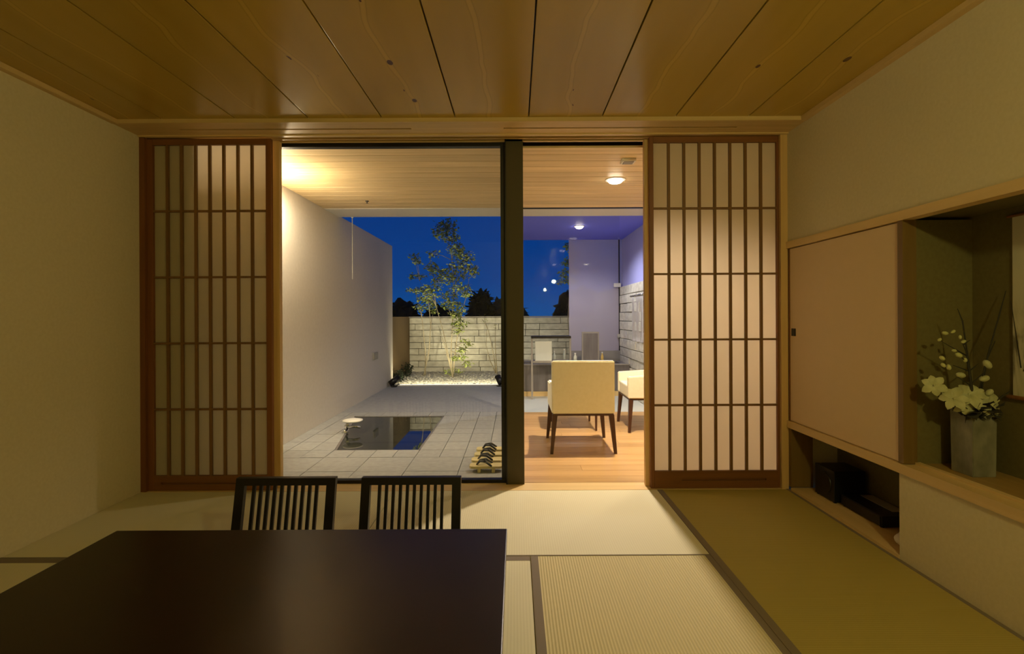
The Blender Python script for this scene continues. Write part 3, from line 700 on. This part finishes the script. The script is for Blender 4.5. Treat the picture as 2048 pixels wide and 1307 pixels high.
# ------------------------------------------------------------------ legless chairs with slatted backs
def zaisu(cx, label):
    g = root('floor_chair', (cx, 2.0, 0), label, 'chair', 'black slatted floor chairs at the table')
    yb, yt, zt_ = 2.085, 2.175, .449
    W = .216
    def yy(z): return yb+(yt-yb)*(z-.03)/(zt_-.03)
    def bar(x0, x1, z0, z1, th, nm, x0b=None, x1b=None):
        x0b = x0 if x0b is None else x0b; x1b = x1 if x1b is None else x1b
        vs = [(x0b, yy(z0), z0), (x1b, yy(z0), z0), (x1b, yy(z0)+th, z0), (x0b, yy(z0)+th, z0), (x0, yy(z1), z1), (x1, yy(z1), z1), (x1, yy(z1)+th, z1), (x0, yy(z1)+th, z1)]
        MB().poly([(cx+v[0], v[1], v[2]) for v in vs], [(3,2,1,0),(4,5,6,7),(0,1,5,4),(1,2,6,5),(2,3,7,6),(3,0,4,7)]).make(nm, BLACKL, g)
    bar(-W, -W+.038, .028, zt_-.030, .024, 'back_post'); bar(W-.038, W, .028, zt_-.030, .024, 'back_post')
    bar(-W, W, zt_-.030, zt_, .026, 'top_rail')
    bar(-W+.038, W-.038, .09, .125, .020, 'lower_rail')
    for i in range(10):
        x = -.136+.0302*i; bar(x-.0065, x+.0065, .125, zt_-.030, .012, 'back_slat')
    se = MB().box(cx-.2, cx+.2, 1.70, 2.10, .012, .030, .004).make('seat', BLACKL, g)
    MB().box(cx-.185, cx+.185, 1.72, 2.06, .030, .062, .012).make('seat_cushion', BLACKL, se)
    for s in (-1, 1): box('runner', cx+s*.17-.015, cx+s*.17+.015, 1.72, 2.10, .0015, .012, BLACKL, g)
zaisu(-1.002, 'left black floor chair with slatted back behind the low table')
zaisu(-.457, 'right black floor chair with slatted back behind the low table')

# ------------------------------------------------------------------ lounge armchairs
def armchair(loc, rz, label):
    g = root('armchair', (0, 0, 0), label, 'armchair', 'cream lounge armchairs')
    W, D = .262, .28
    b = bmesh.new(); bmesh.ops.create_cube(b, size=1)
    for v in b.verts:
        y = -D if v.co.y < 0 else -D+.085
        if v.co.z > 0: y -= .0; y2 = y if v.co.y < 0 else -D+.05
        else: y2 = y
        v.co = Vector((v.co.x*2*W, y2, .333 if v.co.z < 0 else .774))
    bmesh.ops.bevel(b, geom=list(b.edges), offset=.010, segments=2, affect='EDGES'); MB().bm(b).make('backrest', UPH, g)
    for s in (-1, 1):
        b = bmesh.new(); x0, x1 = (W-.06, W) if s > 0 else (-W, -W+.06)
        pr = [(-D+.06, .333), (D, .333), (D, .545), (-.02, .562), (-D+.06, .60)]
        vs = [[b.verts.new((x, y, z)) for y, z in pr] for x in (x0, x1)]
        b.faces.new(vs[0][::-1]); b.faces.new(vs[1])
        for i in range(5): b.faces.new((vs[0][i], vs[0][(i+1) % 5], vs[1][(i+1) % 5], vs[1][i]))
        bmesh.ops.recalc_face_normals(b, faces=b.faces)
        bmesh.ops.bevel(b, geom=list(b.edges), offset=.008, segments=2, affect='EDGES'); MB().bm(b).make('armrest', UPH, g)
    MB().box(-W+.06, W-.06, -D+.07, D-.005, .333, .455, .015).make('seat', UPH, g)
    mb = MB().box(-W+.01, W-.01, -D+.01, -D+.035, .315, .334).box(-W+.01, W-.01, D-.035, D-.01, .315, .334).box(-W+.01, -W+.035, -D+.02, D-.02, .315, .334).box(W-.035, W-.01, -D+.02, D-.02, .315, .334)
    mb.make('base_frame', WALNUT, g)
    for sx in (-1, 1):
        for sy in (-1, 1):
            MB().taper((sx*(W+.004), sy*(D-.005), 0), (.024, .024), (sx*(W-.026), sy*(D-.030), .325), (.042, .042)).make('leg', WALNUT, g)
    g.location = loc; g.rotation_euler.z = rz; WL[g] = Vector(loc); return g
armchair((.562, 4.44, 0), 0, 'cream armchair seen from behind in the middle of the lounge doorway')
armchair((1.385, 5.17, 0), R(90), 'cream armchair turned sideways, half hidden by the right shoji')
# low side table behind the chair
st_ = root('side_table', (.59, 5.2, 0), 'small low wooden table behind the front armchair, only legs showing', 'table')
box('tabletop', .37, .815, 4.98, 5.47, .42, .44, WALNUT, st_, bev=.003)
for x in (.385, .80):
    for y in (4.995, 5.455): MB().taper((x, y, 0), (.018, .018), (x, y, .42), (.028, .028)).make('leg', WALNUT, st_)

# ------------------------------------------------------------------ wooden sandals on the terrace
def sandal(y, x0, label):
    g = root('wooden_sandal', (x0+.12, y, 0), label, 'sandal', 'wooden sandals by the terrace door')
    L, w_ = .245, .052
    pts = [(x0+.0, y-.03), (x0+.012, y-w_+.006), (x0+.04, y-w_), (x0+L-.02, y-w_+.004), (x0+L, y-.03), (x0+L, y+.03), (x0+L-.02, y+w_-.004), (x0+.04, y+w_), (x0+.012, y+w_-.006), (x0, y+.03)]
    MB().prism(pts, .030, .046).make('sole', GETA, g)
    for dx in (.06, .165): box('tooth', x0+dx, x0+dx+.022, y-w_+.004, y+w_-.004, 0, .030, GETA, g)
    mb = MB()
    for s in (-1, 1):
        mb.tube([(x0+.05, y, .046), (x0+.075, y+s*.012, .075), (x0+.12, y+s*.034, .078), (x0+.165, y+s*.045, .046)], [.006, .009, .010, .007], 8)
    mb.make('strap', BLACKL, g, True, label='black thong strap')
for i, (y, x0, l) in enumerate(((3.72, -.345, 'nearest wooden sandal with black strap in the row'), (3.875, -.345, 'second wooden sandal from the door, black strap'), (4.03, -.335, 'third wooden sandal from the door, black strap'), (4.185, -.33, 'farthest wooden sandal of the row, black strap'))):
    sandal(y, x0, l)

# ------------------------------------------------------------------ right wall things
g = root('subwoofer', (2.0, 3.085, .018), 'black cube speaker in the low niche under the sliding door', 'speaker')
box('cabinet', 1.90, 2.09, 2.99, 3.18, .024, .21, BLACKP, g, bev=.004)
MB().tube([(1.9035, 3.085, .117), (1.896, 3.085, .117)], [.07, .066], 24).make('speaker_cone', BLACKL, g)
for x in (1.915, 2.075):
    for y in (3.005, 3.165): MB().lathe(x, y, [(.01, .018), (.01, .026)], 10).make('foot', BLACKP, g)
g = root('disc_player', (2.02, 2.81, .018), 'flat black player box beside the cube speaker in the low niche', 'player')
box('case', 1.93, 2.11, 2.64, 2.975, .024, .082, BLACKP, g, bev=.003)
box('front_panel', 1.926, 1.931, 2.65, 2.965, .028, .078, BLACKL, g); box('top_highlight', 2.03, 2.10, 2.70, 2.95, .082, .084, GREYP, g, label='painted highlight strip on top')  # grey sheet stands in for a highlight on the case top
for x in (1.945, 2.095):
    for y in (2.66, 2.955): MB().lathe(x, y, [(.01, .018), (.01, .026)], 10).make('foot', BLACKP, g)
g = root('rolled_cloth', (1.93, 2.43, .018), 'small white rolled cloth at the near end of the low niche', 'cloth')
b = bmesh.new(); bmesh.ops.create_uvsphere(b, u_segments=20, v_segments=12, radius=1)
for v in b.verts:
    c = v.co; s = lambda q, e: math.copysign(abs(q)**e, q)
    v.co = Vector((1.93+.085*s(c.x, .6), 2.43+.05*c.y, .018+.033+.033*c.z))
MB().bm(b).make('roll', TOWEL, g, True)
mb = MB().tube([(1.895+.0, 2.43+.052*math.cos(a*.5236), .051+.035*math.sin(a*.5236)) for a in range(13)], .003, 6)
mb.make('band', GREYP, g)
# scroll
m = mat('ink_scroll', (.6, .55, .4), .85); n_ = m.node_tree; b_ = n_.nodes['Principled BSDF']
mp = coords(m, (5, 14, 3.2), rnd=False); t = n_.nodes.new('ShaderNodeTexNoise'); t.inputs['Detail'].default_value = 8; t.inputs['Distortion'].default_value = 1.5; t.inputs['Scale'].default_value = 1
n_.links.new(mp.outputs[0], t.inputs['Vector']); r_ = ramp(n_, [(.40, (.17, .145, .09)), (.50, (.47, .42, .30)), (.6, (.54, .49, .36))]); n_.links.new(t.outputs['Fac'], r_.inputs[0]); 
tc_ = n_.nodes.new('ShaderNodeTexCoord'); s_ = n_.nodes.new('ShaderNodeSeparateXYZ'); n_.links.new(tc_.outputs['Object'], s_.inputs[0])
mr = n_.nodes.new('ShaderNodeMapRange'); mr.inputs['From Min'].default_value = .05; mr.inputs['From Max'].default_value = -.15; n_.links.new(s_.outputs['Z'], mr.inputs['Value'])
mx = n_.nodes.new('ShaderNodeMix'); mx.data_type = 'RGBA'; mx.inputs[6].default_value = (.54, .49, .36, 1); n_.links.new(mr.outputs[0], mx.inputs[0]); n_.links.new(r_.outputs[0], mx.inputs[7])
n_.links.new(mx.outputs[2], b_.inputs['Base Color'])
g = root('hanging_scroll', (2.11, 1.85, .79), 'pale hanging scroll with sparse ink drawing on the alcove back wall', 'scroll')
box('scroll_paper', 2.108, 2.112, 1.62, 2.12, .80, 1.56, m, g)
MB().tube([(2.108, 1.60, .795), (2.108, 2.14, .795)], .009, 10).make('bottom_rod', DARKW_X, g); MB().tube([(2.108, 1.60, 1.562), (2.108, 2.14, 1.562)], .006, 10).make('top_rod', DARKW_X, g)
mb = MB()
rnd = random.Random(9)
for q in range(9):
    y = 2.105-rnd.uniform(0, .2); z = rnd.uniform(.85, 1.1); d = rnd.uniform(-.05, .05)
    mb.tube([(2.107, y, z), (2.107, y+d, z+.12), (2.107, y+d*2.4, z+.28)], [.0022, .0016, .0008], 4)
mb.make('ink_branches', TWIG, g)
# vase and flowers
VX, VY, VZ = 1.988, 2.175, .455
g = root('square_vase', (VX, VY, VZ), 'tall square ash-grey ceramic vase on the alcove shelf', 'vase')
b = bmesh.new(); bmesh.ops.create_cube(b, size=1)
for v in b.verts: v.co = Vector((VX+v.co.x*.106*(1.0 if v.co.z > 0 else .95), VY+v.co.y*.112*(1.0 if v.co.z > 0 else .95), VZ+.145+v.co.z*.29))
bmesh.ops.subdivide_edges(b, edges=list(b.edges), cuts=2, use_grid_fill=True)
top = [f for f in b.faces if f.calc_center_median().z > VZ+.289]
ri = bmesh.ops.inset_region(b, faces=top, thickness=.009); bmesh.ops.translate(b, verts=list({v for f in top for v in f.verts}), vec=(0, 0, -.16))
sharp = [e_ for e_ in b.edges if len(e_.link_faces) == 2 and e_.calc_face_angle(0) > .8]
bmesh.ops.bevel(b, geom=sharp, offset=.0025, segments=2, affect='EDGES')
MB().bm(b).make('vase_body', CERAM, g)
fa = root('flower_arrangement', (VX, VY, VZ+.20), 'white lily-like blossoms and budded dark branches standing in the square vase', 'flowers')
K = 2.12/1000
def Q(px, py, dy=0): return Vector(((px-1031)*(2.13+dy)/1000, 2.13+dy, H-(py-636)*(2.13+dy)/1000))
rnd = random.Random(21)
def blossom(px, py, r, face, np_=6, dy=0):
    c = Q(px, py, dy); f = Vector(face).normalized(); a = f.orthogonal().normalized(); b2 = f.cross(a); mb = MB(); pet = []
    for i in range(np_):
        th_ = 2*math.pi*i/np_+rnd.uniform(-.15, .15); d = a*math.cos(th_)+b2*math.sin(th_); s = f.cross(d)
        L = r*rnd.uniform(.85, 1.15); wd = L*.34
        sec = [(0, .12), (.3, .75), (.6, 1.0), (.85, .6), (1, .05)]
        vs = []
        for t_, w2 in sec:
            o2 = f*(L*(.42*t_-.62*t_*t_*t_)); pc = c+d*L*t_+o2
            vs += [pc-s*wd*w2+f*L*.05, pc, pc+s*wd*w2+f*L*.05]
        fs = []
        for k_ in range(4):
            for j in range(2): fs.append((k_*3+j, k_*3+j+1, k_*3+j+4, k_*3+j+3))
        pet.append((vs, fs))
    mb.tube([c-f*.012, c+f*.012], [.005, .003], 6)
    bl = mb.make('blossom', PETAL, fa, True)
    for vs, fs in pet: MB().poly(vs, fs).make('petal', PETAL, bl, True)
    MB().tube([c-f*.008, c-f*.03+Vector((0, 0, -.03)), Vector((VX+rnd.uniform(-.03, .03), VY+rnd.uniform(-.03, .03), VZ+.2))], [.003, .0025, .0025], 6).make('stem', TWIG, fa, True)
for a_ in ((1867, 778, .048, (-.55, -.8, .15)), (1908, 806, .058, (-.7, -.6, .5)), (1936, 797, .062, (-.3, -.8, .6)), (1950, 814, .050, (.1, -1, .2)), (1976, 818, .062, (.1, -.95, .25)), (1990, 826, .045, (.6, -.8, .1)), (1925, 818, .04, (-.4, -1, -.1))):
    blossom(*a_, dy=.0 if a_[0] > 1900 else .05)
# branch and buds
mb = MB()
main = [Q(1945, 830), Q(1943, 790), Q(1938, 750), Q(1932, 710), Q(1925, 695)]
mb.tube(main, [.006, .005, .0045, .003, .0015], 7)
for pts in ([(1938, 750), (1905, 738)], [(1934, 720), (1882, 690)], [(1938, 750), (1958, 735)], [(1943, 775), (1965, 755)], [(1927, 697), (1940, 688)], [(1936, 735), (1912, 712)], [(1943, 780), (1915, 762)],
            [(1960, 800), (1975, 720), (1998, 640), (2012, 590)], [(1955, 800), (1972, 730), (1990, 690)], [(1945, 790), (1925, 650), (1915, 625)], [(1985, 815), (2005, 800), (2020, 790)]):
    mb.tube([Q(*p) for p in pts], [.003]*(len(pts)-1)+[.0012], 5)
mb.make('branch', TWIG, fa, True)
def bud(px, py, r, el=1.3):
    b = bmesh.new(); bmesh.ops.create_uvsphere(b, u_segments=10, v_segments=7, radius=r)
    th_ = rnd.uniform(0, 3.1); M_ = Matrix.Rotation(th_, 4, 'Y') @ Matrix.Diagonal((el, 1, .8, 1)); c = Q(px, py)
    for v in b.verts: v.co = c+(M_ @ v.co)
    MB().bm(b).make('bud', BUDM if r < .014 else PETAL, fa, True)
for (px, py, r) in ((1890, 674, .010), (1906, 671, .008), (1879, 687, .007), (1920, 682, .007), (1927, 691, .008), (1908, 709, .008), (1884, 724, .010), (1886, 738, .009), (1897, 742, .010), (1917, 718, .012), (1921, 758, .015), (1974, 737, .017), (1968, 765, .016), (1958, 790, .014), (1978, 793, .014), (1930, 728, .008)):
    bud(px, py, r)
mb = MB()
leafcloud(mb, VX, VY-.03, VZ+.285, .075, .05, .028, 120, .05, rnd); mb.make('leaves', TWIG, fa, kind='stuff')
